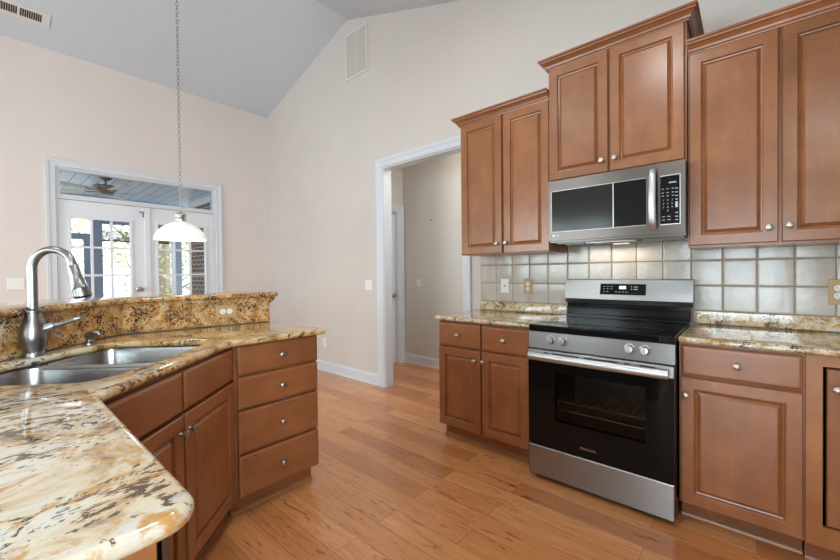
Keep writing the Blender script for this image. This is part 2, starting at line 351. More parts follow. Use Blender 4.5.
# ceiling: two slopes
def slab(x0, x1, name):
    pts = [(x0, YF-.1, cz(x0)), (x1, YF-.1, cz(x1)), (x1, .11, cz(x1)), (x0, .11, cz(x0))]
    return pts
c = MB()
for x0, x1 in ((XB-.14, -2.583), (-2.583, XR+.1)):
    z0 = cz(x0) if x0 > XB else 3.577-.311*.14
    z1 = cz(x1)
    c.loops([[(x0, YF-.1, z0), (x1, YF-.1, z1), (x1, YF-.1, z1+.1), (x0, YF-.1, z0+.1)], [(x0, .11, z0), (x1, .11, z1), (x1, .11, z1+.1), (x0, .11, z0+.1)]])
struct(c.build('ceiling', M_ceil))
# back wall (range wall) with cased opening
OX0, OX1, OZ = -2.0, -.95, 2.365
w = MB()
def gable(x0, x1, zb, y0, y1):
    xs = [x0] + ([-2.583] if x0 < -2.583 < x1 else []) + [x1]
    front = [(x0, y0, zb)] + [(x1, y0, zb)] + [(x, y0, cz(x)) for x in reversed(xs)]
    back = [(p[0], y1, p[2]) for p in front]
    w.loops([front, back])
gable(XB, OX0, 0, 0, .11); gable(OX0, OX1, OZ, 0, .11); gable(OX1, XR+.1, 0, 0, .11)
struct(w.build('wall_back', M_wall))
# left wall with french door opening
DY0, DY1, DZ = -2.252, -.733, 2.385
w = MB()
zc0 = 3.577
w.box(XB-.14, XB, YF-.1, -5.6, 0, zc0); w.box(XB-.14, XB, -3.4, DY0, 0, zc0); w.box(XB-.14, XB, -5.6, -3.4, 0, .8); w.box(XB-.14, XB, -5.6, -3.4, 2.3, zc0); w.box(XB-.14, XB, DY1, .11, 0, zc0); w.box(XB-.14, XB, DY0, DY1, DZ, zc0)
struct(w.build('wall_left', M_wallL))
# front wall, behind the camera, with the patio door and an added fill window
w = MB()
def gf(x0, x1, z0, z1=None):
    global w
    y0, y1 = YF-.1, YF
    xs = [x0] + ([-2.583] if x0 < -2.583 < x1 else []) + [x1]
    top = [(x, cz(x) if z1 is None else z1) for x in reversed(xs)]
    fr = [(x0, y0, z0), (x1, y0, z0)] + [(x, y0, z) for x, z in top]
    w.loops([fr, [(p[0], y1, p[2]) for p in fr]])
gf(XB, -3.7, 0); gf(-3.7, -1.1, 2.4); gf(-3.7, -1.1, 0, .7); gf(-1.1, .2, 0); gf(.2, 1.7, 2.1); gf(1.7, XR, 0)
struct(w.build('wall_front', M_wall))
w = MB()
zr = cz(XR)
w.box(XR, XR+.1, YF-.1, -5.15, 0, zr+.02); w.box(XR, XR+.1, -3.25, 0, 0, zr+.02); w.box(XR, XR+.1, -5.15, -3.25, 0, .8); w.box(XR, XR+.1, -5.15, -3.25, 2.3, zr+.02)
struct(w.build('wall_right', M_wall))
# patio door behind the camera; other windows added unseen for fill lamps
def window(name, x0, x1, z0, z1, y, nx, nz):
    f = MB()
    f.box(x0, x0+.06, y-.03, y+.02, z0, z1); f.box(x1-.06, x1, y-.03, y+.02, z0, z1); f.box(x0+.06, x1-.06, y-.03, y+.02, z1-.06, z1); f.box(x0+.06, x1-.06, y-.03, y+.02, z0, z0+.06)
    for i in range(1, nx): xx = x0+(x1-x0)*i/nx; f.box(xx-.02, xx+.02, y-.02, y+.01, z0+.06, z1-.06)
    for i in range(1, nz): zz = z0+(z1-z0)*i/nz; f.box(x0+.06, x1-.06, y-.018, y+.008, zz-.015, zz+.015)
    r = struct(f.build(name, M_trim))
    MB().box(x0+.06, x1-.06, y-.007, y-.003, z0+.06, z1-.06).build('pane', M_glass, r)
    return r
window('window_2', .2, 1.7, 0.02, 2.1, YF-.05, 2, 1)
window('fill_window_3', -3.7, -1.1, .7, 2.4, YF-.05, 3, 2)  # unseen window added around the living fill lamp
f = MB(); f.box(XB-.1, XB-.02, -5.6, -5.54, .8, 2.3); f.box(XB-.1, XB-.02, -3.46, -3.4, .8, 2.3); f.box(XB-.1, XB-.02, -5.54, -3.46, 2.24, 2.3); f.box(XB-.1, XB-.02, -5.54, -3.46, .8, .86); f.box(XB-.08, XB-.03, -4.52, -4.48, .86, 2.24)
r = struct(f.build('fill_window_4', M_trim)); MB().box(XB-.06, XB-.056, -5.54, -3.46, .86, 2.24).build('pane', M_glass, r)  # unseen window added around the dining fill lamp
f = MB(); f.box(XR+.02, XR+.08, -5.15, -5.09, .8, 2.3); f.box(XR+.02, XR+.08, -3.31, -3.25, .8, 2.3); f.box(XR+.02, XR+.08, -5.09, -3.31, 2.24, 2.3); f.box(XR+.02, XR+.08, -5.09, -3.31, .8, .86); f.box(XR+.03, XR+.07, -4.22, -4.18, .86, 2.24)
r = struct(f.build('fill_window_5', M_trim)); MB().box(XR+.048, XR+.052, -5.09, -3.31, .86, 2.24).build('pane', M_glass, r)  # frame and pane added around the side fill lamp
# hall beyond the opening
HY, HX = .96, -2.654
w = MB(); w.box(HX-.1, 1.1, HY, HY+.1, 0, 2.75); struct(w.build('wall_hall_back', M_hall))
w = MB(); w.box(HX-.1, HX, .11, .17, 0, 2.75); w.box(HX-.1, HX, .17, .855, 2.06, 2.75); w.box(HX-.1, HX, .855, HY, 0, 2.75); struct(w.build('wall_hall_left', M_hall))
w = MB(); w.box(1.0, 1.1, .11, HY, 0, 2.75); struct(w.build('wall_hall_right', M_hall))
w = MB(); w.box(HX-.1, 1.1, .11, HY+.1, 2.75, 2.83); struct(w.build('ceiling_hall', M_hall))
# baseboards
BB = [(0, 0), (.0, .125), (.006, .13), (.010, .11), (.014, .1), (.016, .018), (.022, .012), (.022, 0)]
def baseboard(name, path, mt=M_trim):
    return struct(MB().sweep(path, BB, lambda a, b_, h: (a, b_, h)).build(name, mt))
baseboard('baseboard_back', [(OX0-.092, -.001), (XB+.024, -.001)][::1] if False else [(OX0-.092, -.0), (XB+.001, -.0)])
baseboard('baseboard_left', [(XB, -.001), (XB, DY1+.1)]); baseboard('baseboard_left_dining', [(XB, DY0-.1), (XB, YF)])
baseboard('baseboard_hall', [(1.0, HY), (HX, HY)])
for o in [x for x in C.objects if x.name.startswith('baseboard')]: pass
# casings
CAS = [(0, 0), (0, .012), (.006, .017), (.05, .019), (.062, .026), (.088, .028), (.092, .02), (.092, 0)]
t = MB().sweep([(OX0, 0), (OX0, OZ), (OX1, OZ), (OX1, 0)], CAS, lambda a, b_, h: (a, -h, b_))
t.box(OX0, OX0+.012, .0, .11, 0, OZ); t.box(OX1-.012, OX1, .0, .11, 0, OZ); t.box(OX0+.012, OX1-.012, .0, .11, OZ-.012, OZ)
struct(t.build('trim_1', M_trim))
t = MB().sweep([(-DY1, 0), (-DY1, DZ), (-DY0, DZ), (-DY0, 0)], [(o*.85, h) for o, h in CAS], lambda a, b_, h: (XB+h, -a, b_))
t.box(XB-.14, XB, DY0, DY0+.012, 0, DZ); t.box(XB-.14, XB, DY1-.012, DY1, 0, DZ); t.box(XB-.14, XB, DY0+.012, DY1-.012, DZ-.012, DZ)
t.box(XB-.12, XB-.01, DY0+.012, DY1-.012, 2.055, 2.095)
struct(t.build('trim_2', M_trim))
CASH = [(o*1.05, h) for o, h in CAS]
t = MB().sweep([(-.855, 0), (-.855, 2.06), (-.17, 2.06), (-.17, 0)], [(min(o, .09), h) for o, h in CASH], lambda a, b_, h: (HX+h, -a, b_))
t.box(HX-.1, HX, .84, .855, 0, 2.06); t.box(HX-.1, HX, .17, .185, 0, 2.06); t.box(HX-.1, HX, .185, .84, 2.045, 2.06)
struct(t.build('trim_3', M_trim))
# hall door, closed
d = MB().box(HX-.08, HX-.045, .187, .838, .006, 2.043)
hd = struct(d.build('door_3', M_door))
mm = Matrix.Translation((HX-.045, .785, .93)) @ Matrix.Rotation(PI/2, 4, 'Y')
MB().lathe([(.001, 0), (.03, 0), (.03, .006), (.012, .01), (.012, .03), (.026, .042), (.028, .052), (.02, .062), (.002, .064)], 16, mm).build('door_handle', M_nickel, hd, True)
# french doors
def french(name, y0, y1, gy0, gy1, knob, label):
    xa, xb = XB-.07, XB-.025
    gz0, gz1 = .31, 1.86
    f = MB()
    f.box(xa, xb, y0, gy0, .006, 2.05); f.box(xa, xb, gy1, y1, .006, 2.05); f.box(xa, xb, gy0, gy1, gz1, 2.05); f.box(xa, xb, gy0, gy1, .006, gz0)
    r = struct(f.build(name, M_door))
    f = MB()
    for (a, b_, c0, c1) in ((gy0-.02, gy0+.004, gz0-.02, gz1+.02), (gy1-.004, gy1+.02, gz0-.02, gz1+.02)): f.box(xb, xb+.014, a, b_, c0, c1, .003)
    for z in (gz0-.02, gz1-.004): f.box(xb, xb+.0135, gy0+.004, gy1-.004, z, z+.024, .003)
    for i in (1, 2): yy = gy0+(gy1-gy0)*i/3; f.box(xb-.03, xb+.004, yy-.01, yy+.01, gz0, gz1)
    for i in range(1, 5): zz = gz0+(gz1-gz0)*i/5; f.box(xb-.029, xb+.003, gy0, gy1, zz-.01, zz+.01)
    f.build('muntin_grid', M_door, r)
    MB().box(xb-.034, xb-.030, gy0, gy1, gz0, gz1).build('pane', M_glass, r)
    if knob is not None:
        mm = Matrix.Translation((xb, knob, 1.07)) @ Matrix.Rotation(PI/2, 4, 'Y')
        MB().lathe([(.001, 0), (.032, 0), (.032, .008), (.013, .012), (.013, .03), (.028, .042), (.031, .054), (.022, .066), (.002, .068)], 18, mm).build('door_handle', M_nickel, r, True)
    return r
d1 = french('door_1', DY0+.014, -1.482, -2.145, -1.64, -1.565, '')
d2 = french('door_2', -1.472, DY1-.014, -1.375, -.855, None, '')
MB().box(XB-.025, XB-.004, -1.51, -1.45, .01, 2.045, .005).build('astragal', M_door, d2)
MB().box(XB-.025, XB-.005, -1.56, -1.50, 1.985, 1.995).box(XB-.025, XB-.005, -1.525, -1.515, 1.93, 1.985).build('latch', M_nickel, d1)
# transom
f = MB()
f.box(XB-.05, XB-.010, DY0+.012, DY0+.03, 2.095, DZ-.012); f.box(XB-.05, XB-.010, DY1-.03, DY1-.012, 2.095, DZ-.012); f.box(XB-.05, XB-.010, DY0+.03, DY1-.03, DZ-.024, DZ-.012); f.box(XB-.05, XB-.010, DY0+.03, DY1-.03, 2.095, 2.104)
t = struct(f.build('window_1', M_trim))
MB().box(XB-.030, XB-.026, DY0+.03, DY1-.03, 2.104, DZ-.024).build('pane', M_glass, t)

# ---------------------------------------------------------------- porch and garden
PX0, PX1 = -7.5, XB-.14
struct(MB().box(PX0, PX1, -5.5, 1.2, -.2, -.02).build('floor_porch', M_deck))
struct(MB().box(PX0-.1, PX1, -5.5, 1.2, 2.57, 2.65).build('ceiling_porch', M_plank))
struct(MB().box(PX0-.08, PX0+.06, -5.5, 1.2, 2.42, 2.57).build('trim_4', M_slate))
struct(MB().box(-7.0, PX1-.002, -.28, -.05, -.02, 2.46).build('wall_porch', M_brick))
struct(MB().box(-7.02, PX1-.002, -.30, -.03, 2.46, 2.568).build('trim_5', M_trim))
posts = [(-1.525, .07, 'slate blue porch post seen through the left french door'), (-.378, .075, 'slate blue porch post seen through the right french door beside the brick wall'),
         (-2.75, .07, 'slate blue porch post left of the french doors, behind the wall')]
for i, (y, hw, lb) in enumerate(posts[:2]):
    MB().box(PX0-.0, PX0+.12, y-hw, y+hw, -.02, 2.42, .008).build('porch_post', M_slate, label=lb, category='post', group='porch posts')
g = thing('storm_door', 'slate blue porch screen door beyond the left french door', 'door', (PX0+.03, -1.77, -.02))
f = MB(); f.box(0, .04, -.19, -.145, 0, 1.96); f.box(0, .04, .085, .17, 0, 1.96); f.box(0, .04, -.145, .085, 1.86, 1.96); f.box(0, .04, -.145, .085, 0, .3); f.build('door_frame', M_slate, g)
MB().box(.018, .022, -.145, .085, .3, 1.86).build('pane', M_glass, g)
g = thing('roller_shade', 'dark woven roller shade hanging high on the porch edge', 'shade', (PX0+.02, -1.23, 2.42))
f = MB()
for k in range(22): f.box(0, .008, -.22, .75, -.30-.0-k*.013+.0, -.292-k*.013+.0) if k > 8 else f.box(0, .008, -.22, .75, -.013*k-.010, -.013*k)
f.build('slats', M_blind, g); MB().tube([(.005, -.22, -.02), (.005, .75, -.02)], .02).build('roller', M_blind, g); MB().tube([(.005, -.22, -.58), (.005, .75, -.58)], .014).build('bottom_rail', M_blind, g)
MB().box(.002, .006, -.22, .75, -.30, -.117).build('mesh_panel', M_slate, g)
# ceiling fan on the porch
g = thing('ceiling_fan', 'bronze ceiling fan hanging under the plank porch ceiling', 'ceiling fan', (-5.65, -1.68, 2.569))
MB().lathe([(.002, 0), (.07, 0), (.065, -.03), (.03, -.055), (.002, -.056)], 20).build('canopy', M_fan, g, True)
MB().lathe([(.012, -.056), (.012, -.12)], 10).build('downrod', M_fan, g, True)
MB().lathe([(.03, -.12), (.12, -.125), (.145, -.145), (.14, -.165), (.10, -.19), (.085, -.215), (.06, -.235), (.02, -.24)], 24).build('motor_housing', M_fan, g, True)
for k in range(5):
    a = 2*PI*k/5+.1
    Mk = Matrix.Rotation(a, 4, 'Z')
    bl = MB().box(.2, .66, -.065, .065, -.205, -.197, .003, M=Mk @ Matrix.Rotation(.12, 4, 'X')).build('blade', M_fanblade, g)
    MB().box(.08, .24, -.018, .018, -.212, -.206, M=Mk @ Matrix.Rotation(.12, 4, 'X')).build('blade_bracket', M_fan, bl)
struct(MB().box(-40, PX0-.1, -30, 30, -.4, -.3).build('ground', M_grass))
trees = [(-9.6, -.05, .17, 4.4, M_leafb, 1.0, 'tree with a pale mottled trunk seen through the right french door'),
         (-12.0, -2.2, .10, 5.5, M_leaf, 1.7, 'yellow leafed tree seen through the left french door'),
         (-17.5, -5.4, .12, 6.0, M_leafb, 2.0, 'green leafed tree left of the yellow one in the garden'),
         (-15.0, .6, .14, 6.5, M_leaf, 2.2, 'tall yellow tree furthest right in the garden')]
for x, y, r, h, lm, cr, lb in trees:
    g = thing('tree', lb, 'tree', (x, y, -.3), 0, 'garden trees')
    f = MB(); f.tube([(0, 0, 0), (.05, 0, h*.4), (0, .05, h)], [r, r*.8, r*.25], 9)
    for k in range(9):
        a = random.uniform(0, 2*PI); z = h*random.uniform(.15, .85); l = cr*random.uniform(.5, 1)
        f.tube([(0, 0, z), (l*.5*math.cos(a), l*.5*math.sin(a), z+.25*l), (l*math.cos(a), l*math.sin(a), z+.6*l)], [r*.35, r*.2, r*.06], 5)
    f.build('trunk', M_bark, g, True)
    bmm = bmesh.new()
    for k in range(1500):
        d = Vector((random.gauss(0, 1), random.gauss(0, 1), random.gauss(0, 1))).normalized()*random.random()**.4
        p = Vector((d.x*cr, d.y*cr, h*.62+d.z*h*.5)); s = random.uniform(.03, .075)
        u = Vector((random.gauss(0, 1), random.gauss(0, 1), random.gauss(0, 1))).normalized(); v = u.orthogonal().normalized()
        bmm.faces.new([bmm.verts.new(p+u*s), bmm.verts.new(p+v*s*.6), bmm.verts.new(p-u*s), bmm.verts.new(p-v*s*.6)])
    q = MB(); q.bm = bmm; q.build('foliage', lm, g)

# ================================================================ CABINETS
def door_loops(x0, x1, z0, z1, fw=.058):
    def rect(i, y): return [(x0+i, y, z0+i), (x1-i, y, z0+i), (x1-i, y, z1-i), (x0+i, y, z1-i)]
    return [rect(0, 0), rect(0, -.015), rect(.004, -.02), rect(fw-.007, -.02), rect(fw-.003, -.018), rect(fw-.001, -.007), rect(fw+.006, -.005), rect(fw+.019, -.0155), rect(fw+.021, -.018), rect(fw+.045, -.018)]
def slab_loops(x0, x1, z0, z1):
    def rect(i, y): return [(x0+i, y, z0+i), (x1-i, y, z0+i), (x1-i, y, z1-i), (x0+i, y, z1-i)]
    return [rect(0, 0), rect(0, -.013), rect(.003, -.016), rect(.010, -.0195), rect(.014, -.02)]
def knob(parent, x, z, y=-.02):
    mm = Matrix.Translation((x, y, z)) @ FRONT
    return MB().lathe([(.001, 0), (.008, 0), (.006, .006), (.0055, .012), (.012, .017), (.0155, .022), (.0155, .026), (.011, .029), (.002, .0305)], 16, mm).build('knob', M_knob, parent, True)
def add_door(root, x0, x1, z0, z1, kx=None, kz=None, name='door', m_=None):
    d = MB().loops(door_loops(x0, x1, z0, z1)).build(name, m_ or M_wood, root)
    if kx is not None: knob(d, kx, kz)
    return d
def add_drawer(root, x0, x1, z0, z1, kn=True, name='drawer'):
    d = MB().loops(slab_loops(x0, x1, z0, z1)).build(name, M_woodh, root)
    if kn: knob(d, (x0+x1)/2, (z0+z1)/2)
    return d
def carcass(root, W_, D_, z0, z1, toe=True, x0=0, toe_in=.075, shoe=True, mt=None):
    body = MB().box(x0, W_, .006, D_, z0, z1)
    o = body.build('body', mt or M_wood, root)
    if toe:
        MB().box(x0+.002, W_-.002, toe_in, D_-.02, 0, z0).build('toe_kick', M_woodh, root)
        if shoe: MB().sweep([(x0+.002, toe_in), (W_-.002, toe_in)][::-1], [(0, 0), (0, .022), (.006, .021), (.012, .015), (.016, .006), (.016, 0)], lambda a, b_, h: (a, b_, h)).build('shoe_moulding', M_shoe, root)
    return o
CROWN = [(0, 0), (.010, 0), (.012, .008), (.018, .012), (.022, .022), (.034, .036), (.044, .042), (.046, .05), (.054, .053), (.054, .064), (0, .064)]
def crown(root, path, z, mt=None):
    return MB().sweep(path, CROWN, lambda a, b_, h: (a, b_, z+h)).build('crown_moulding', mt or M_woodh, root)
ZU0, ZU1 = 1.367, 2.378
# --- upper cabinets
u = thing('wall_cabinet', 'two-door wall cabinet left of the microwave, beside the hallway opening', 'cabinet', (-.735, -.32, 0), 0, 'wall cabinets')
MB().box(0, .735, 0, .318, ZU0, ZU1).build('body', M_wood, u)
add_door(u, .016, .374, ZU0+.004, ZU1-.004, .336, 1.44); add_door(u, .389, .733, ZU0+.004, ZU1-.004, .410, 1.442)
crown(u, [(.733, 0), (0, 0), (0, .317)], ZU1)
u = thing('wall_cabinet', 'raised two-door wall cabinet above the microwave', 'cabinet', (.002, -.34, 0), 0, 'wall cabinets')
MB().box(0, .766, 0, .338, 1.815, 2.556).build('body', M_wood, u)
add_door(u, .011, .373, 1.828, 2.552, .339, 1.897); add_door(u, .383, .757, 1.828, 2.552, .412, 1.9)
crown(u, [(.766, .337), (.766, 0), (0, 0), (0, .337)], 2.556)
u = thing('wall_cabinet', 'tall two-door wall cabinet right of the microwave', 'cabinet', (.771, -.32, 0), 0, 'wall cabinets')
MB().box(0, .79, 0, .318, ZU0-.015, ZU1).build('body', M_wood, u)
add_door(u, .006, .360, ZU0-.003, ZU1-.004, .328, 1.433); add_door(u, .372, .78, ZU0-.003, ZU1-.004, .401, 1.438)
crown(u, [(.79, 0), (0.001, 0)], ZU1)
u = thing('wall_cabinet', 'wall cabinet at the far right end of the upper run, mostly out of frame', 'cabinet', (1.563, -.32, 0), 0, 'wall cabinets')
MB().box(0, .5, 0, .318, ZU0-.015, ZU1).build('body', M_wood, u)
add_door(u, .01, .49, ZU0-.003, ZU1-.004, .04, 1.433); crown(u, [(.5, 0.317), (.5, 0), (0.001, 0)], ZU1)
# --- base cabinets along the range wall
ZC = .884
bse = thing('base_cabinet', 'base cabinet with two drawers over two doors left of the range', 'cabinet', (-.762, -.58, 0), 0, 'base cabinets on the range wall')
carcass(bse, .742, .575, .105, ZC)
add_drawer(bse, .010, .373, .703, .868); add_drawer(bse, .385, .734, .703, .868)
add_door(bse, .010, .373, .118, .690, .335, .622); add_door(bse, .385, .734, .118, .690, .406, .626)
bse = thing('base_cabinet', 'base cabinet with one drawer over a wide door right of the range', 'cabinet', (.760, -.58, 0), 0, 'base cabinets on the range wall')
carcass(bse, .443, .575, .095, ZC)
add_drawer(bse, .008, .436, .728, .872); add_door(bse, .008, .436, .108, .718, .030, .634)
bse = thing('base_cabinet', 'end base cabinet with inset door behind a wide face frame, at the right edge', 'cabinet', (1.204, -.58, 0), 0, 'base cabinets on the range wall')
f = MB(); f.box(0, .05, 0, .02, .095, ZC); f.box(.05, .55, 0, .02, .836, ZC); f.box(.05, .55, 0, .02, .095, .178); f.box(.55, .6, 0, .02, .095, ZC); f.build('face_frame', M_woodlt, bse)
f = MB(); f.box(0, .018, .02, .575, .095, ZC); f.box(.582, .6, .02, .575, .095, ZC); f.box(.018, .582, .02, .575, .095, .113); f.box(.018, .582, .557, .575, .113, ZC); f.build('body', M_woodin, bse)
MB().box(.002, .598, .055, .55, 0, .095).build('toe_kick', M_woodh, bse)
MB().sweep([(.598, .055), (.002, .055)], [(0, 0), (0, .022), (.006, .021), (.012, .015), (.016, .006), (.016, 0)], lambda a, b_, h: (a, b_, h)).build('shoe_moulding', M_shoe, bse)
dd = MB().loops(door_loops(.062, .546, .182, .828)); dd.bm.transform(Matrix.Translation((0, .028, 0))); dd = dd.build('door', M_wood, bse); knob(dd, .092, .748, .008)
# --- peninsula drawers (faces +x)
dr = thing('drawer_cabinet', 'four-drawer base cabinet at the end of the peninsula', 'cabinet', (-.94, -1.966, 0), PI/2, 'peninsula base cabinets')
carcass(dr, .461, .56, .108, ZC)
for z0, z1 in ((.731, .876), (.560, .719), (.337, .549), (.116, .325)): add_drawer(dr, .013, .458, z0, z1)
# --- corner sink base (faces the kitchen diagonally)
sk = thing('sink_cabinet', 'diagonal sink base cabinet with two doors under false drawer fronts', 'cabinet', (-.345, -2.583, 0), math.radians(135), 'peninsula base cabinets')
f = MB(); f.box(0, .862, .005, .02, .10, ZC); f.box(0, .018, .02, .35, .10, .62); f.box(.844, .862, .02, .35, .1, .62); f.box(.018, .844, .02, .5, .10, .118); f.build('body', M_wood, sk)
MB().box(.0, .86, .055, .07, 0, .10).build('toe_kick', M_woodh, sk)
MB().sweep([(.86, .055), (.0, .055)], [(0, 0), (0, .022), (.006, .021), (.012, .015), (.016, .006), (.016, 0)], lambda a, b_, h: (a, b_, h)).build('shoe_moulding', M_shoe, sk)
add_drawer(sk, .012, .422, .716, .868, False, 'false_drawer_front'); add_drawer(sk, .437, .850, .716, .868, False, 'false_drawer_front')
add_door(sk, .012, .422, .112, .702, .397, .640); add_door(sk, .437, .850, .112, .702, .455, .640)
# --- near leg: end panel, dishwasher
ep = thing('peninsula_end_panel', 'wooden end panel under the near corner of the peninsula worktop', 'panel', (.335, -2.597, 0))
MB().box(0, .036, -.58, 0, .0, ZC).build('panel', M_wood, ep)
f = MB(); f.box(.036, .041, -.020, 0, .0, ZC); f.box(.036, .041, -.58, -.545, 0, ZC); f.box(.036, .0405, -.545, -.020, .80, ZC); f.box(.036, .0405, -.545, -.02, 0, .12); f.build('stile', M_wood, ep)
MB().box(-.95, -.001, -.585, -.567, 0, ZC).build('back_panel', M_wood, ep)
dwr = thing('dishwasher', 'dishwasher with black door edge beside the wooden end panel', 'dishwasher', (-.27, -2.597, 0))
MB().box(.003, .60, -.56, 0, .1, ZC-.006).build('body', M_blkp, dwr)
dd = MB().box(.003, .60, .002, .014, .11, ZC-.012, .002).build('door', M_blkp, dwr)
MB().box(.003, .60, .0145, .027, .11, ZC-.012, .003).build('front_panel', M_steeld, dd)
MB().box(.003, .60, -.5, -.06, 0, .1).build('toe_kick', M_blkp, dwr)
fl = MB().box(-.343, -.272, -2.6, -2.585, 0, ZC).build('filler_panel', M_wood, label='narrow wood filler strip between sink cabinet and dishwasher', category='panel')
# --- worktops
ZT = .914
rt = thing('worktop', 'granite worktop left of the range with short upstand', 'worktop', (0, 0, 0), 0, 'granite worktops on the range wall')
curve_mesh('slab', [round_poly([(-.79, -.615), (-.006, -.615), (-.006, -.0095), (-.79, -.0095)], [.02, .003, 0, 0])], .015, .0135, M_gr, ZT-.015, rt)
MB().box(-.763, -.006, -.022, -.0095, ZT+.0005, .985, .003).build('upstand', M_gr, rt)
rt = thing('worktop', 'granite worktop right of the range running out of frame', 'worktop', (0, 0, 0), 0, 'granite worktops on the range wall')
curve_mesh('slab', [round_poly([(.757, -.615), (1.83, -.615), (1.83, -.0095), (.757, -.0095)], [.012, .003, 0, 0])], .015, .0135, M_gr, ZT-.015, rt)
MB().box(.780, 1.83, -.022, -.0095, ZT+.0005, .988, .003).build('upstand', M_gr, rt)
# peninsula worktop with the sink cut-out
cs, sn = math.cos(math.radians(135)), math.sin(math.radians(135))
def SK(lx, ly): return (-.345+lx*cs-ly*sn, -2.583+lx*sn+ly*cs)
outline = round_poly([(.432, -2.553), (.432, -3.19), (-.657, -3.19), (-1.632, -2.262), (-1.505, -1.478), (-.868, -1.478), (-.888, -2.0), (-.337, -2.553)], [.05, 0, 0, 0, 0, .03, .12, .004], 7)
cut = round_poly([(.15, .10), (.34, .062), (.70, .070), (.868, .115), (.872, .53), (.70, .575), (.38, .60), (.15, .57)], [.06, .3, .2, .03, .06, .25, .25, .08], 8)
cutw = [SK(*p) for p in cut]
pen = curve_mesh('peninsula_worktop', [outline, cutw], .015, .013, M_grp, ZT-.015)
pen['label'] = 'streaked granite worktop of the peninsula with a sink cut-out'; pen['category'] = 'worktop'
# raised bar: knee wall, granite splash, bar top
kp = [(-1.505, -1.50), (-1.632, -2.262), (-.66, -3.2)]
def offs(path, d):
    P = [Vector(p) for p in path]; out = []
    for i, p in enumerate(P):
        ns = []
        if i > 0: q = (P[i]-P[i-1]).normalized(); ns.append(Vector((-q.y, q.x)))
        if i < len(P)-1: q = (P[i+1]-P[i]).normalized(); ns.append(Vector((-q.y, q.x)))
        nn = ns[0] if len(ns) == 1 else (ns[0]+ns[1])/(1+ns[0].dot(ns[1]))
        out.append((p.x+nn.x*d, p.y+nn.y*d))
    return out
# left of path (going toward -y, then +x) is the kitchen side
def band(d0, d1, ext=0): a = offs(kp, d0); b_ = offs(kp, d1); return a+b_[::-1]
MB().prism(band(-.002, -.022), ZT+.001, 1.078).build('bar_splash', M_grg, label='golden granite upstand behind the sink below the raised bar', category='upstand')
struct(MB().prism(band(-.0225, -.14), 0, 1.0785).build('wall_bar', M_wall))
e = Vector(kp[0])-Vector(kp[1]); e.normalize()
kpb = [(kp[0][0]+e.x*.055, kp[0][1]+e.y*.055)]+kp[1:]
a = offs(kpb, .028); b_ = offs(kpb, -.40)
bt = curve_mesh('raised_bar', [round_poly(a+b_[::-1], [.03, .1, 0, 0, .1, .05], 6)], .016, .0145, M_grg, 1.0955)
bt['label'] = 'raised granite bar slab running behind the sink'; bt['category'] = 'bar'
cb = MB(); cpf = [(0, 1.078), (0, 1.035), (.012, 1.045), (.03, 1.06), (.036, 1.078)]
# small cove bracket under the bar end
pts0 = [(kp[0][0]+e.x*o, kp[0][1]+e.y*o, z) for o, z in cpf]; nrm = Vector((-e.y, e.x))
cb.loops([pts0, [(p[0]+nrm.x*.1, p[1]+nrm.y*.1, p[2]) for p in pts0]])
cb.build('cove_bracket', M_grg, bt)

# ================================================================ SINK
sg = thing('kitchen_sink', 'stainless double-bowl undermount sink in the peninsula worktop', 'sink', (-.345, -2.583, ZT-.031), math.radians(135))
def bowl(x0, x1, y0, y1, rad, depth, name):
    def ring(i, z, r): return [(x, y, z) for x, y in round_poly([(x0+i, y0+i), (x1-i, y0+i), (x1-i, y1-i), (x0+i, y1-i)], r, 8)]
    r = rad
    L = [ring(-.012, 0, r), ring(0, -.001, r), ring(.004, -.02, r), ring(.010, -depth+.04, r), ring(.016, -depth+.018, r), ring(.032, -depth+.004, max(r-.02, .02)), ring(.06, -depth, max(r-.03, .02)), ring(.12, -depth-.004, .02)]
    o = MB().loops(L, False, True).build(name, M_sink, sg, .9)
    return o
b1 = bowl(.155, .508, .068, .594, .07, .205, 'bowl'); b2 = bowl(.530, .868, .066, .580, .06, .185, 'bowl')
for bb, cx_, cy_, dp in ((b1, .33, .36, .209), (b2, .70, .36, .189)):
    MB().lathe([(.044, -dp+.001), (.046, -dp+.004), (.036, -dp+.003), (.030, -dp-.004)], 20, Matrix.Translation((cx_, cy_, 0))).build('drain', M_handle, bb, True)
MB().box(.504, .534, .075, .585, -.014, .0, .005, seg=2).build('divider', M_handle, sg)

# ================================================================ FAUCET
fx, fy = SK(.578, .632)
fc = thing('kitchen_faucet', 'brushed nickel gooseneck pull-down faucet behind the sink', 'faucet', (fx, fy, ZT), math.radians(45))   # local +x toward the sink front
MB().lathe([(.001, 0), (.034, 0), (.034, .012), (.031, .018), (.033, .03), (.041, .06), (.043, .085), (.038, .12), (.030, .148), (.0255, .163), (.0245, .174), (.028, .177), (.028, .184), (.019, .188), (.001, .189)], 28).build('body', M_faucet, fc, True)
arc = [(0, 0, .19), (0, 0, .27), (0, 0, .352)]
for k in range(1, 17):
    t_ = PI*k/16*.945; arc.append((.076-.076*math.cos(t_), 0, .352+.076*math.sin(t_)))
dx = arc[-1][0]-arc[-2][0]; dz = arc[-1][2]-arc[-2][2]; l = math.hypot(dx, dz); dx /= l; dz /= l
ex, ez = arc[-1][0], arc[-1][2]
MB().tube(arc, .0148, 18).build('spout', M_faucet, fc, True)
h = [(ex+dx*s_, 0, ez+dz*s_) for s_ in (0, .003, .05, .095, .098, .102, .128, .134)]
hd_ = MB().tube(h, [.0148, .0168, .019, .025, .0275, .026, .0305, .029], 24).build('spray_head', M_faucet, fc, True)
MB().tube([(ex+dx*.1342, 0, ez+dz*.1342), (ex+dx*.136, 0, ez+dz*.136)], [.027, .026], 20).build('aerator', M_dark, hd_)
lv = MB().tube([(.0, -.0, .115), (.0, 0, .115)], .001) if False else MB()
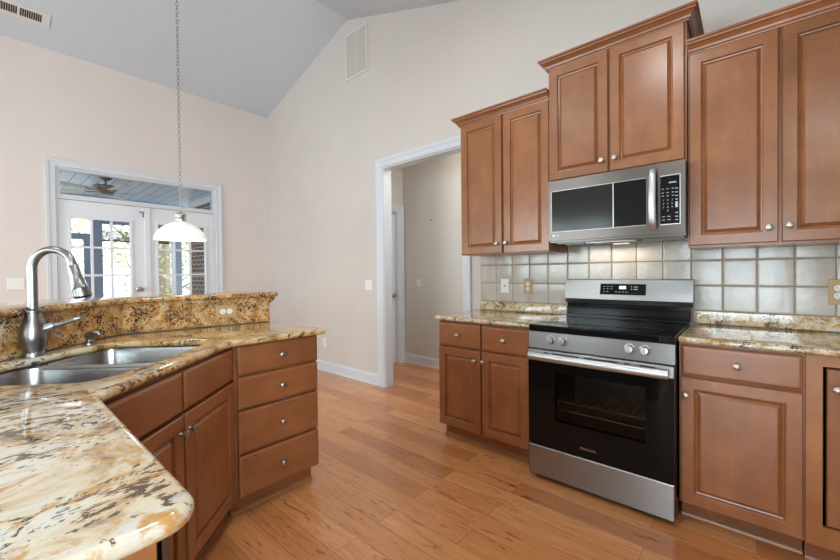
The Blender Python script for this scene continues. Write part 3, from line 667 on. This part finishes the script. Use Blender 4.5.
# side lever, pointing along the worktop
LM = Matrix.Rotation(math.radians(18), 4, 'Z')
lv.tube([(.025, 0, .105), (.058, 0, .118), (.066, 0, .121)], [.019, .018, .014], 16, LM).tube([(.064, 0, .119), (.085, 0, .123), (.115, 0, .135), (.142, 0, .145), (.152, 0, .146)], [.010, .008, .0085, .009, .004], 12, LM)
lv.build('lever', M_faucet, fc, True)
sx_, sy_ = SK(.828, .617)
sp = thing('soap_dispenser', 'short nickel soap pump right of the faucet behind the sink', 'soap dispenser', (sx_, sy_, ZT), math.radians(40))
MB().lathe([(.001, 0), (.026, 0), (.025, .006), (.016, .012), (.013, .022), (.016, .03), (.018, .034), (.001, .036)], 20).build('base', M_faucet, sp, True)
MB().tube([(-.012, 0, .038), (.010, 0, .047), (.036, 0, .052), (.048, 0, .040)], [.015, .017, .011, .008], 14).build('pump_head', M_faucet, sp, True)

# ================================================================ RANGE
rg = thing('electric_range', 'freestanding stainless electric range with black glass oven door', 'range', (.003, -.66, 0))
RW = .75
f = MB(); f.box(0, RW, .025, .62, .035, .905); f.build('body', M_blkm, rg)
for x, y in ((.05, .08), (RW-.05, .08), (.05, .56), (RW-.05, .56)): MB().lathe([(.018, 0), (.018, .01), (.01, .012), (.01, .035)], 12, Matrix.Translation((x, y, 0))).build('levelling_foot', M_blkp, rg)
MB().box(-.001, RW+.001, -.004, .60, .879, .919, .006, seg=2).build('cooktop', M_blk, rg)
M_ring = mat('burner_print', (.035, .035, .035), .3)
for (x, y, r) in ((.19, .16, .1), (.19, .43, .075), (.56, .16, .115), (.56, .43, .075)):
    for rr in (r, r*.66):
        MB().loops([[(x+q*math.cos(2*PI*k/40), y+q*math.sin(2*PI*k/40), z) for k in range(40)] for q, z in ((rr-.0015, .9191), (rr-.0015, .9196), (rr, .9196), (rr, .9191))], False, False).build('burner_ring', M_ring, rg)
# control panel
MB().loops([[(x, y, z) for y, z in ((.03, .782), (-.002, .782), (.000, .8785), (.03, .8785))] for x in (0, RW)]).build('control_panel', steel_mat('panel_steel', (.25, .24, .232), .33), rg)
for x in (.138, .208, .553, .623):
    kb = MB().lathe([(.026, 0), (.026, .004), (.0215, .006), (.0205, .022), (.018, .026), (.001, .027)], 24, Matrix.Translation((x, -.002, .838)) @ FRONT).build('control_knob', M_handle, rg, True)
    MB().box(x-.004, x+.004, -.0335, -.0285, .838-.019, .838+.019, .0015).build('grip', M_handle, kb)
# oven door
od = MB(); wx0, wx1, wz0, wz1 = .165, .625, .375, .655
zb, zt = .216, .716
for (a_, b2_, c_, d_) in ((0.002, wx0, zb, zt), (wx1, RW-.002, zb, zt), (wx0, wx1, zb, wz0), (wx0, wx1, wz1, zt)): od.box(a_, b2_, -.012, .022, c_, d_)
M_blkd = mat('oven_black_glass', (.005, .005, .005), .08); M_blkd.node_tree.nodes['Principled BSDF'].inputs['Specular IOR Level'].default_value = .2
odo = od.build('oven_door', M_blkd, rg)
MB().box(0.002, RW-.002, -.014, .022, zt+.001, .775, .003).build('top_rail', M_steel, odo)
for x0, x1 in ((.10, .125), (.15, .30), (.33, .5), (.53, .555), (.60, .67)): MB().box(x0, x1, -.0152, -.0138, .758, .764).build('vent_slot', M_dark, odo)
MB().box(wx0, wx1, -.0105, -.0065, wz0, wz1).build('window_pane', M_ovenglass, odo)
cav = MB(); cav.box(wx0-.04, wx1+.04, .36, .365, wz0-.06, wz1+.06); cav.box(wx0-.045, wx0-.04, .025, .365, wz0-.06, wz1+.06); cav.box(wx1+.04, wx1+.045, .025, .365, wz0-.06, wz1+.06)
M_cav = mat('oven_cavity', (.30, .25, .22), .4)
# hollow cavity lining behind the window
bo = [o for o in rg.children if o.name.startswith('body')][0]
me = bo.data; bm2 = bmesh.new()
bm2.to_mesh(me); bm2.free()
q = MB(); q.box(0, .12, .025, .62, .035, .878); q.box(.67, RW, .025, .62, .035, .878); q.box(.12, .67, .025, .62, .035, .30); q.box(.12, .67, .025, .62, .72, .878); q.box(.12, .67, .42, .62, .30, .72)
q.bm.to_mesh(me); q.bm.free()
q = MB(); q.box(.121, .669, .415, .4195, .301, .719); q.box(.1205, .124, .026, .415, .301, .719); q.box(.666, .6695, .026, .415, .301, .719); q.box(.124, .666, .026, .415, .301, .304); q.box(.124, .666, .026, .415, .716, .719)
q.build('oven_cavity', M_cav, rg)
for z in (.425, .475):
    q = MB(); q.tube([(.128, .05, z), (.662, .05, z)], .0035, 8); q.tube([(.128, .39, z), (.662, .39, z)], .0035, 8)
    for k in range(14): xx = .15+k*.038; q.tube([(xx, .05, z+.003), (xx, .39, z+.003)], .0018, 6)
    q.build('oven_rack', M_handle, rg)
# door handle
hb = MB(); hp = []
for k in range(17):
    s_ = k/16; hp.append((.022+s_*(RW-.044), -.052-.008*math.sin(PI*s_), .742))
L = []
for p in hp: L.append([(p[0], p[1]+.014*math.cos(2*PI*k/14), p[2]+.022*math.sin(2*PI*k/14)) for k in range(14)])
hb.loops(L); hb.box(.03, .06, -.05, -.0135, .732, .752); hb.box(RW-.06, RW-.03, -.05, -.0135, .732, .752)
hb.build('oven_handle', M_handle, odo, True)
text_mesh('brand_lettering', 'FRIGIDAIRE', .0165, M_handle, Matrix.Translation((.348, -.0126, .262)) @ FRONT, odo)
MB().box(0.002, RW-.002, -.012, .024, .032, .207, .004).build('storage_drawer', M_steel, rg)
# backguard
bgp = thing  # (kept as part of the range)
prof = [(.600, .919), (.600, 1.177), (.645, 1.177), (.645, .919)]
MB().box(.012, RW-.001, .605, .645, .9195, 1.011).build('rear_trim', M_blkm, rg)
bgd = MB().loops([[(x, y, z) for y, z in ((.560, 1.043), (.590, 1.172), (.602, 1.177), (.645, 1.177), (.645, 1.043))] for x in (.008, RW+.018)]).build('backguard', M_steel, rg)
MB().box(.02, RW, .598, .6045, .93, .985, .004).build('vent_panel', M_blkm, rg)
MB().loops([[(x, y, z) for y, z in ((.578, 1.012), (.562, 1.0425), (.645, 1.0425), (.645, 1.012))] for x in (.008, RW+.018)]).build('lower_trim', M_steeld, rg)
BG = Matrix.Translation((.008+.375, .5725, 1.113)) @ Matrix.Rotation(-math.atan2(.03, .129), 4, 'X') @ FRONT
dp = MB().box(-.137, .137, -.038, .034, -.001, .002, M=BG).build('control_display', M_blk, bgd)
MB().box(-.018, .022, 0, .020, .0021, .0026, M=BG).build('clock_screen', M_disp, dp)
def key(*a, par, M=None): MB().box(*a, M=M).build('key_legend', M_legend, par)
for r_, xs in ((.016, (-.112, -.090, -.066)), (0, (-.112, -.090, -.066)), (-.018, (-.112, -.090)), (-.02, (-.036, -.016, .006, .026))):
    for x in xs: key(x-.006, x+.006, r_-.0015, r_+.0015, .0021, .0026, par=bgd, M=BG)
for r_ in (.016, 0):
    key(.052, .058, r_-.003, r_+.003, .0021, .0026, par=bgd, M=BG); key(.068, .092, r_-.003, r_+.002, .0021, .0026, par=bgd, M=BG)
pass

# ================================================================ MICROWAVE
mw = thing('microwave', 'stainless over-the-range microwave below the raised wall cabinet', 'microwave', (.027, -.415, 1.416))
MWW, MH = .742, .394
MB().box(0, MWW, .03, .40, 0.004, MH).build('body', M_steeld, mw)
# door and panel
zb_, zt_ = .012, MH
f = MB()
wX0, wX1, wZ0, wZ1 = .022, .560, .070, .325
f.box(0, wX0, 0, .03, zb_, zt_); f.box(wX0, wX1, 0, .03, wZ1, zt_); f.box(wX0, wX1, 0, .03, zb_, wZ0); f.box(wX1, .612, 0, .03, zb_, zt_)
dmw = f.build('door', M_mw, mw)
MB().box(wX0, .389, .003, .03, wZ0, wZ1).build('window', M_mwglass, dmw)
MB().box(.392, wX1, .002, .03, wZ0, wZ1).build('window_side', M_blk, dmw)
MB().box(.388, .3925, -.001, .03, wZ0, wZ1).build('divider', M_handle, dmw)
f = MB(); f.box(wX0-.004, wX0, -.0012, .01, wZ0-.004, wZ1+.004); f.box(wX0, wX1, -.0012, .003, wZ1, wZ1+.004); f.box(wX0, wX1, -.0012, .003, wZ0-.004, wZ0); f.build('window_trim', M_steel, dmw)
L = []
for k in range(17):
    s_ = k/16; z = .042+s_*.325; y = -.010-.034*math.sin(PI*s_)**.6
    L.append([(.596+.018*math.cos(2*PI*j/12), y+.008*math.sin(2*PI*j/12), z) for j in range(12)])
MB().loops(L).build('handle', M_handle, dmw, True)
f = MB(); f.box(.6125, .628, 0, .03, zb_, zt_); f.box(.717, MWW, 0, .03, zb_, zt_); f.box(.628, .717, 0, .03, .321, zt_); f.box(.628, .717, 0, .03, zb_, .065)
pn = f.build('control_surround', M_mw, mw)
kp_ = MB().box(.628, .717, .001, .03, .065, .321).build('keypad', M_blk, pn)
f = MB(); f.box(.717, .7205, -.0015, .005, .061, .325); f.box(.628, .717, -.0015, .001, .061, .065); f.box(.628, .717, -.0015, .001, .321, .325); f.build('keypad_trim', M_handle, pn)
for z in (.252, .232, .215):
    for x in (.641, .663, .687): key(x-.006, x+.004, 0, .001, z-.0015, z+.0015, par=pn)
for z in (.250, .230, .211, .193, .122, .102, .085): key(.697, .709, 0, .001, z-.002, z+.002, par=pn)
key(.697, .709, 0, .001, .150, .180, par=pn)
for z in (.105, .087):
    for x in (.643, .668): key(x-.007, x+.007, 0, .001, z-.0015, z+.0015, par=pn)
for i, s_ in enumerate(('1', '2', '3', '4', '5', '6', '7', '8', '9', '0')):
    x = (.643, .663, .683)[i % 3] if i < 9 else .663; z = .192-.019*(i//3)
    text_mesh('digit', s_, .012, M_legend, Matrix.Translation((x, .0006, z)) @ FRONT, kp_)
MB().box(.668, .702, 0, .001, .280, .288).build('clock_screen', mat('dim_display', (.3, .36, .4), .4), kp_)
# underside
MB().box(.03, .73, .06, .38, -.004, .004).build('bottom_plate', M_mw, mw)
MB().box(.20, .52, .055, .115, -.012, -.004, .003).build('vent_slot', M_blkp, mw)
MB().box(.22, .50, .045, .055, -.014, -.004, .002).build('vent_lip', M_steel, mw)
for x in (.06, .575): MB().box(x, x+.13, .14, .3, -.008, -.004).build('grease_filter', M_steeld, mw)
lt = MB().box(.31, .40, .30, .35, -.008, -.004).build('cooktop_lamp', emit_mat('warm_lamp', (1, .78, .5), .8), mw)
# LG badge
text_mesh('brand_lettering', 'LG', .019, M_white, Matrix.Translation((.057, -.0006, .045)) @ FRONT, dmw)
MB().lathe([(.001, 0), (.0085, 0), (.0085, .001), (.001, .001)], 20, Matrix.Translation((.032, 0, .045)) @ FRONT).build('brand_badge', M_white, dmw)
area('microwave_lamp', (.35, -.09, 1.385), (0, 0, 0), .4, .08, .5, (1, .8, .55)).parent = None
MB().box(-.075, .0, -.0, .02, 0, 0.03) if False else None

# ================================================================ TILE BACKSPLASH
tb = thing('tile_backsplash', 'square cream ceramic tile backsplash behind the range', 'backsplash', (0, 0, 0))
P = .1517; x0 = -.761
MB().box(-.762, 1.90, -.004, -.0005, .915, 1.475).build('grout', M_grout, tb)
q = MB()
g_ = .0022
for i in range(18):
    for z0, z1 in ((.99-P, .99), (.99, 1.14), (1.14, 1.29), (1.29, 1.44)):
        z0 = max(z0, .918); z1 = min(z1, 1.472)
        a0, a1 = x0+i*P+g_, min(x0+(i+1)*P-g_, 1.895)
        if a1-a0 < .02: continue
        t1 = random.uniform(-.0009, .0009); t2 = random.uniform(-.0009, .0009)
        def rect(i_, y): return [(a0+i_, y-t1-t2, z0+g_+i_), (a1-i_, y+t1-t2, z0+g_+i_), (a1-i_, y+t1+t2, z1-g_-i_), (a0+i_, y-t1+t2, z1-g_-i_)]
        q.loops([rect(0, -.003), rect(.0005, -.0065), rect(.004, -.0082), rect(.008, -.0085)], False, True)
q.build('tile_field', M_tile, tb, .5)
# --- electrical plates
def plate(name, label, cat, loc, rz, w_, h_, kind, pm, dm, group=None):
    """plate in local XZ, facing -y"""
    g = thing(name, label, cat, loc, rz, group)
    p = MB().box(-w_/2, w_/2, -.006, 0, -h_/2, h_/2, .002).build('plate', pm, g)
    if kind == 'duplex':
        for s_ in (-1, 1):
            r = MB().lathe([(.001, 0), (.0165, 0), (.016, .003), (.001, .0035)], 20, Matrix.Translation((0, -.006, s_*.0195)) @ FRONT).build('socket', dm, g, True)
            s2 = MB(); s2.box(-.007, -.005, -.0102, -.0088, s_*.0195-.002, s_*.0195+.008); s2.box(.005, .007, -.0102, -.0088, s_*.0195-.002, s_*.0195+.008); s2.box(-.002, .002, -.0102, -.0088, s_*.0195-.010, s_*.0195-.006); s2.build('slots', M_dark, r)
    elif kind == 'horizontal':
        for s_ in (-1, 1):
            r = MB().lathe([(.001, 0), (.0165, 0), (.016, .003), (.001, .0035)], 20, Matrix.Translation((s_*.0195, -.006, 0)) @ FRONT).build('socket', dm, g, True)
            s2 = MB(); s2.box(s_*.0195-.002, s_*.0195+.008, -.0102, -.0088, -.007, -.005); s2.box(s_*.0195-.002, s_*.0195+.008, -.0102, -.0088, .005, .007); s2.box(s_*.0195-.010, s_*.0195-.006, -.0102, -.0088, -.002, .002); s2.build('slots', M_dark, r)
    elif kind == 'phone':
        MB().box(-.006, .006, -.0072, -.0058, -.006, .006).build('jack', M_dark, g)
    elif kind.startswith('switch'):
        n_ = int(kind[-1])
        for k in range(n_):
            xx = (k-(n_-1)/2)*.046
            MB().box(xx-.004, xx+.004, -.014, -.006, -.002, .012, .001).build('toggle', dm, g)
    return g
plate('wall_jack', 'white jack plate on the tiles left of the range', 'jack plate', (-.524, -.0088, 1.118), 0, .074, .115, 'phone', M_white, M_white)
plate('power_outlet', 'tan outlet on the tiles between white jack plate and range', 'outlet', (-.318, -.0088, 1.117), 0, .074, .118, 'duplex', M_tan, M_cream)
plate('power_outlet', 'tan outlet on the tiles at the right edge of the photo', 'outlet', (1.37, -.0088, 1.115), 0, .074, .128, 'duplex', M_tan, M_white)
plate('power_outlet', 'tan sideways outlet on the granite upstand below the raised bar', 'outlet', (-1.5485, -1.764, 1.0), math.radians(90-9.5), .118, .078, 'horizontal', M_tan, M_white)
plate('light_switch', 'double switch plate on the wall left of the hallway opening', 'switch', (-2.25, -.0005, 1.10), 0, .115, .115, 'switch2', M_white, M_white)
plate('power_outlet', 'white outlet low on the wall above the baseboard', 'outlet', (-3.12, -.0005, .36), 0, .074, .115, 'duplex', M_white, M_white)
plate('light_switch', 'double switch plate left of the french doors', 'switch', (XB+.0005, -2.545, 1.165), PI/2, .115, .115, 'switch2', M_white, M_white)
plate('light_switch', 'single switch plate on the back wall of the hallway', 'switch', (-2.37, HY-.0005, 1.095), 0, .074, .115, 'switch1', M_white, M_white)
MB().lathe([(.001, 0), (.009, 0), (.009, .006), (.001, .007)], 12, Matrix.Translation((-2.147, HY-.0005, 1.915)) @ FRONT).build('wall_screw', M_dark, label='small dark screw head high on the hallway wall', category='screw')

# ================================================================ VENTS
vg = thing('return_air_grille', 'tall white return air grille high on the range wall', 'air grille', (-2.412, -.0005, 3.742))
f = MB(); hw, hh = .195, .265
f.box(-hw, -hw+.022, -.012, 0, -hh, hh); f.box(hw-.022, hw, -.012, 0, -hh, hh); f.box(-hw+.022, hw-.022, -.012, 0, hh-.022, hh); f.box(-hw+.022, hw-.022, -.012, 0, -hh, -hh+.022); f.box(-.006, .006, -.011, 0, -hh+.022, hh-.022)
f.build('frame', M_vent, vg)
MB().box(-hw+.022, hw-.022, -.002, -.0005, -hh+.022, hh-.022).build('backing', M_louvre, vg)
f = MB()
for k in range(30):
    z = -hh+.030+k*.0162
    for x0_, x1_ in ((-hw+.022, -.006), (.006, hw-.022)): f.box(x0_, x1_, -.001, .0, -.0075, .0075, M=Matrix.Translation((0, -.006, z)) @ Matrix.Rotation(math.radians(35), 4, 'X'))
f.build('louvres', M_louvre, vg)
# supply register on the sloping ceiling; local x along Y, local y up-slope
al = math.atan(.311)
cvx, cvy = -4.17, -2.50
cv = thing('ceiling_register', 'white slotted air register on the sloping ceiling at top left', 'air register', (cvx, cvy, 3.577+.311*(cvx-XB)-.0006), 0)
VM = Matrix.Rotation(-al, 4, 'Y')
f = MB()
Lh, Wh = .20, .085
f.box(-Wh, Wh, -Lh, -Lh+.04, -.008, 0, M=VM); f.box(-Wh, Wh, Lh-.055, Lh, -.008, 0, M=VM); f.box(-Wh, -Wh+.035, -Lh+.04, Lh-.055, -.008, 0, M=VM); f.box(Wh-.035, Wh, -Lh+.04, Lh-.055, -.008, 0, M=VM); f.box(-Wh+.035, Wh-.035, -.012, .002, -.008, 0, M=VM)
f.build('frame', M_vent, cv)
MB().box(-Wh+.035, Wh-.035, -Lh+.04, Lh-.055, -.002, -.0005, M=VM).build('backing', M_dark, cv)
f = MB()
for k in range(22):
    y = -Lh+.048+k*.0142
    f.box(-Wh+.035, Wh-.035, y-.0018, y+.0018, -.007, -.002, M=VM)
f.build('slats', M_louvre, cv)

# ================================================================ PENDANT
px_, py_ = -2.24, -1.803
pd = thing('pendant_lamp', 'white glass dome pendant lamp hanging on a long chain', 'pendant lamp', (px_, py_, 1.497))
prof = [(.166, 0), (.168, .006), (.161, .03), (.143, .062), (.114, .092), (.08, .115), (.045, .13), (.02, .136)]
inner = [(r-.005, z-.004 if i else z+.001) for i, (r, z) in enumerate(prof)]
MB().lathe(prof+inner[::-1], 40, cap=False).build('shade', M_shade, pd, 1.0)
MB().lathe([(.002, .135), (.035, .138), (.036, .15), (.03, .158), (.034, .172), (.036, .182), (.03, .195), (.012, .203), (.006, .21), (.002, .211)], 20).build('fitter', M_nickel, pd, True)
MB().lathe([(.005, .21), (.005, .40), (.008, .402), (.008, .41), (.002, .412)], 8).build('rod', mat('lamp_rod', srgb(140, 128, 116), .4, .6), pd, True)
MB().lathe([(.002, .045), (.016, .048), (.024, .065), (.022, .09), (.012, .105), (.012, .13)], 16).build('bulb', emit_mat('bulb', (1, .93, .82), 5), pd, True)
ztop = cz(px_)-1.49
ch = MB(); k = 0; z = .415
while z < ztop-.03:
    pts = []
    for j in range(12):
        a = 2*PI*j/12; u_ = .0075*math.cos(a); v_ = .016*math.sin(a)
        pts.append(Vector((u_ if k % 2 else 0, 0 if k % 2 else u_, z+v_)))
    # closed ring tube
    L = []
    nrm = Vector((0, 1, 0)) if k % 2 else Vector((1, 0, 0))
    for j in range(12):
        p = pts[j]; tq = (pts[(j+1) % 12]-pts[j-1]).normalized(); w_ = tq.cross(nrm)
        L.append([p+nrm*.002*math.cos(2*PI*i/5)+w_*.002*math.sin(2*PI*i/5) for i in range(5)])
    L.append(L[0]); ch.loops(L, False, False)
    z += .0255; k += 1
ch.build('chain', mat('chain_bronze', srgb(128, 118, 106), .4, .7), pd)
MB().tube([(0.003, .0, .41), (-.003, .003, ztop*.5), (0, 0, ztop-.04)], .0018, 6).build('cord', M_cream, pd)
MB().lathe([(.002, ztop-.06), (.03, ztop-.058), (.055, ztop-.035), (.062, ztop-.012), (.062, ztop+.01)], 24).build('ceiling_canopy', M_nickel, pd, True)
ld = bpy.data.lights.new('pendant_bulb', 'POINT'); ld.energy = 4; ld.color = (1, .9, .76); ld.shadow_soft_size = .04
lo = bpy.data.objects.new('pendant_bulb', ld); C.objects.link(lo); lo.location = (px_, py_, 1.49-.005)

# ================================================================ CEILING LIGHTS (recessed cans: unseen, added as ambient fill)
for i, (x, y, p) in enumerate(((.45, -2.1, 15), (-.6, -1.35, 10), (-1.2, -4.2, 18), (1.7, -3.6, 22))):
    z = cz(x)
    g = thing('ceiling_fill_light', ('added ceiling fill light above the kitchen floor, before the range', 'added ceiling fill light above the peninsula drawers', 'added ceiling fill light over the living area', 'added ceiling fill light nearest the right wall')[i], 'ceiling light', (x, y, z-.001), 0, 'added ceiling fill lights')
    Mr = Matrix.Rotation(math.atan(.328), 4, 'Y')
    MB().lathe([(.075, 0), (.095, 0), (.095, -.006), (.075, -.004)], 28, Mr, cap=False).build('trim_ring', M_trim, g, True)
    MB().lathe([(.001, -.001), (.075, -.001), (.075, -.002), (.001, -.002)], 28, Mr).build('lens', emit_mat('lamp_lens', (1, .97, .92), 6), g)
    d = bpy.data.lights.new('ceiling_fill_lamp', 'AREA'); d.shape = 'DISK'; d.size = .18; d.energy = p; d.color = (.93, .97, .95)
    o = bpy.data.objects.new('ceiling_fill_lamp', d); C.objects.link(o); o.location = (x, y, z-.02)
g = thing('hall_light', 'flush ceiling light in the hallway beyond the opening', 'ceiling light', (-.9, .53, 2.749))
MB().lathe([(.002, 0), (.14, 0), (.14, -.02), (.002, -.02)], 28).build('base', M_trim, g, True)
MB().lathe([(.13, -.02), (.125, -.05), (.09, -.08), (.002, -.09)], 28).build('diffuser', emit_mat('hall_diffuser', (1, .93, .84), 2.5), g, True)
d = bpy.data.lights.new('hall_lamp', 'POINT'); d.energy = 30; d.color = (.95, .96, .95); d.shadow_soft_size = .12
o = bpy.data.objects.new('hall_lamp', d); C.objects.link(o); o.location = (-.9, .53, 2.6)
